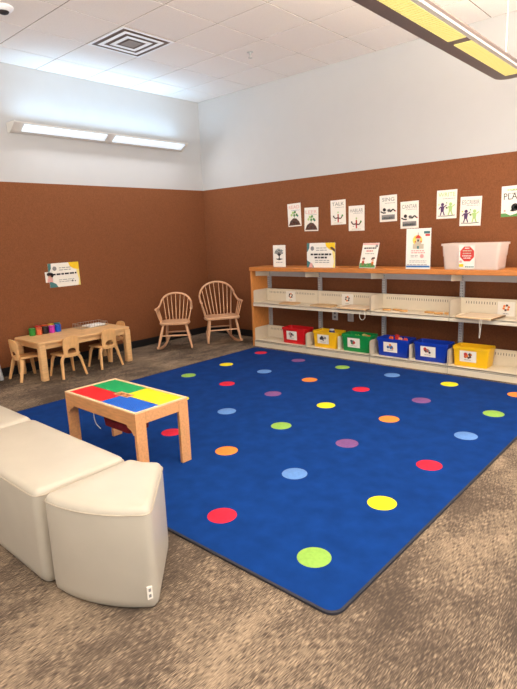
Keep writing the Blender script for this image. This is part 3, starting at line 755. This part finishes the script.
# ------------------------------------------------------------------ rocking chairs
def rocking_chair(loc, rz, W, sz, arm, top, label):
    o = empty('rocking_chair', loc, rz, label, 'rocking chair', 'windsor rocking chairs in the corner')
    hw = W/2; D = .36 if W > .45 else .32
    so = round_poly([(-hw*.94, -D/2), (hw*.94, -D/2), (hw, -D*.1), (hw*.8, D/2), (-hw*.8, D/2), (-hw, -D*.1)], .06)
    b = MB(); b.loft([lift(inset(so, .012), sz-.035), lift(inset(so, .002), sz-.026), lift(so, sz-.012), lift(inset(so, .006), sz), lift(inset(so, .03), sz-.002)]); b.build('seat', BEECH, o)
    # rockers touch the floor at y = 0.02
    Rk = .95
    fx = .222 if W < .45 else .228
    def ry(y): return Rk-math.sqrt(Rk*Rk-(y-.04)**2)
    for s in (-1, 1):
        ys_ = [-.24+.66*i/16 for i in range(17)]
        X = lambda y: s*(fx-.06*(y+.2)/.5)
        b = MB()
        b.loft([[(X(y)-.011, y, ry(y)), (X(y)+.011, y, ry(y)), (X(y)+.011, y, ry(y)+.032), (X(y)-.011, y, ry(y)+.032)] for y in ys_], sm=False); b.build('rocker', BEECH, o, .003)
        for y0_, y1_, sx in ((-D*.36, -.19, hw*.72), (D*.34, .24, hw*.6)):
            p, q = Vector((s*sx, y0_, sz-.03)), Vector((X(y1_), y1_, ry(y1_)+.026))
            b = MB(); b.tube([p.lerp(q, t) for t in (0, .3, .6, .85, 1)], [.013, .018, .019, .015, .012], 10); b.build('leg', BEECH, o)
    def legpt(s, front, t):
        y0_, y1_, sx = (-D*.36, -.19, hw*.72) if front else (D*.34, .24, hw*.6)
        X = s*(fx-.06*(y1_+.2)/.5)
        return Vector((s*sx, y0_, sz-.03)).lerp(Vector((X, y1_, ry(y1_)+.026)), t)
    for fr in (True, False):
        b = MB(); b.tube([legpt(-1, fr, .5), (legpt(-1, fr, .5)+legpt(1, fr, .5))/2, legpt(1, fr, .5)], [.009, .012, .009], 8); b.build('stretcher', BEECH, o)
    # continuous bow: arm - sweep - hoop - sweep - arm
    bk = D*.40; rec = .26
    def hoop(a):                      # a in 0..pi
        z = arm+.012+(top-arm-.012)*math.sin(a)**.92
        return Vector((hw*1.03*math.copysign(abs(math.cos(a))**.9, math.cos(a)), bk+.03+rec*(z-sz), z))
    left = [(hw+.03, -D*.36, arm), (hw+.024, -D*.12, arm), (hw+.016, D*.2, arm+.002)]
    pts = [Vector(p) for p in left]+[hoop(R(k)) for k in range(10, 171, 8)]+[Vector((-p[0], p[1], p[2])) for p in left[::-1]]
    P = spline(pts, 3); b = MB()
    b.tube(P, [.0165 if (i < 7 or i > len(P)-8) else .0135 for i in range(len(P))], 8); b.build('bow', BEECH, o)
    n = 8 if W > .45 else 7
    for i in range(n):
        f = (i+.5)/n*2-1
        a = math.acos(max(-1, min(1, f*.93))); q = hoop(a); p = Vector((f*hw*.74, D*.40-.04*f*f, sz-.01))
        m = p.lerp(q, .3)
        b = MB(); b.tube([p, m, p.lerp(q, .65), q], [.0055, .0075, .006, .0045], 6); b.build('spindle', BEECH, o)
    for s in (-1, 1):
        for k, (ya_, yb_) in enumerate(((-D*.30, -D*.34), (-D*.08, -D*.08), (D*.14, D*.16))):
            p = Vector((s*hw*.88, ya_, sz-.01)); q = Vector((s*(hw+.028-.005*k), yb_, arm-.002))
            b = MB(); b.tube([p, p.lerp(q, .4), q], [.006, .010 if k == 0 else .008, .006], 6); b.build('arm_spindle', BEECH, o)
    return o
rocking_chair((.525, -1.13, 0), R(44), .41, .375, .55, .725, 'smaller light wood rocking chair with a spindle back, left of the pair by the corner')
rocking_chair((.785, -.52, 0), R(56), .50, .38, .585, .83, 'larger light wood rocking chair with a spindle back, nearer the bookcase')

# ------------------------------------------------------------------ light
def area(name, loc, rot, sx, sy, power, col):
    l = bpy.data.lights.new(name, 'AREA'); l.shape = 'RECTANGLE'; l.size = sx; l.size_y = sy; l.energy = power; l.color = col
    o = bpy.data.objects.new(name, l); C.objects.link(o); o.location = loc; o.rotation_euler = rot; return o
WARM = (1, .92, .83); COOL = (.80, .90, 1)
area('wall_uplight_lamp', (.17, -1.6, 2.79), (R(180), R(14), 0), .10, 2.3, 12, (.45, .73, 1))
area('wall_lens_lamp', (.2, -1.6, 2.70), (0, R(-40), 0), .10, 2.3, 16, (.93, .96, 1))
area('side_fill', (8.4, -3.4, 1.8), (0, R(90), 0), 1.6, 5, 75, (1, .97, .94))  # added fill lamp on the open right side; no window stands there
area('pendant_uplight', (PX, -3.0, 2.69), (R(180), 0, 0), .2, 4.2, 85, (1, .80, .56))
area('pendant_downlight', (PX+.03, -3.0, 2.585), (0, 0, 0), .12, 4.2, 38, WARM)
area('overhead_fill', (7.0, -3.4, 2.9), (0, 0, 0), .3, 5.5, 15, WARM)  # added overhead fill out of view, without a fixture
area('ceiling_fill', (7.0, -3.4, 2.92), (R(180), 0, 0), .3, 5.5, 110, WARM)  # added unseen lamp that brightens the ceiling
area('ceiling_fill', (3.6, -7.4, 2.92), (R(180), 0, 0), 5.5, .5, 80, WARM)  # another added ceiling fill, unseen behind the camera
w = bpy.data.worlds.new('room_light'); bpy.context.scene.world = w; w.use_nodes = True
nt = w.node_tree; bg = nt.nodes['Background']
tc = nt.nodes.new('ShaderNodeTexCoord'); sx_ = nt.nodes.new('ShaderNodeSeparateXYZ'); rp = nt.nodes.new('ShaderNodeValToRGB')
mr = nt.nodes.new('ShaderNodeMapRange'); mr.inputs[1].default_value = -1; mr.inputs[2].default_value = 1
nt.links.new(tc.outputs['Generated'], sx_.inputs[0]); nt.links.new(sx_.outputs[2], mr.inputs[0]); nt.links.new(mr.outputs[0], rp.inputs[0]); nt.links.new(rp.outputs[0], bg.inputs[0])
e = rp.color_ramp.elements; e[0].position = .48; e[0].color = (1, .94, .87, 1); e[1].position = .52; e[1].color = (.14, .14, .145, 1)  # world below the horizon made bright, added to light the ceiling
bg.inputs[1].default_value = 4.2

# ------------------------------------------------------------------ camera
cam = bpy.data.cameras.new('camera'); co = bpy.data.objects.new('camera', cam); C.objects.link(co)
yaw, pitch, roll = .7349, .2040, -.0407
f = Vector((-math.sin(yaw)*math.cos(pitch), math.cos(yaw)*math.cos(pitch), -math.sin(pitch)))
r0 = Vector((math.cos(yaw), math.sin(yaw), 0)); u0 = r0.cross(f)
rr = math.cos(roll)*r0+math.sin(roll)*u0; uu = -math.sin(roll)*r0+math.cos(roll)*u0
M = Matrix((rr, uu, -f)).transposed().to_4x4(); M.translation = Vector((6.0844, -5.6261, 1.462)); co.matrix_world = M
cam.sensor_fit = 'VERTICAL'; cam.sensor_height = 24; cam.lens = 528.36/689*24; cam.clip_start = .05
sc = bpy.context.scene; sc.camera = co
vs = sc.view_settings; vs.view_transform = 'Standard'; vs.look = 'None'; vs.exposure = 0.0; vs.gamma = 1; vs.use_curve_mapping = False
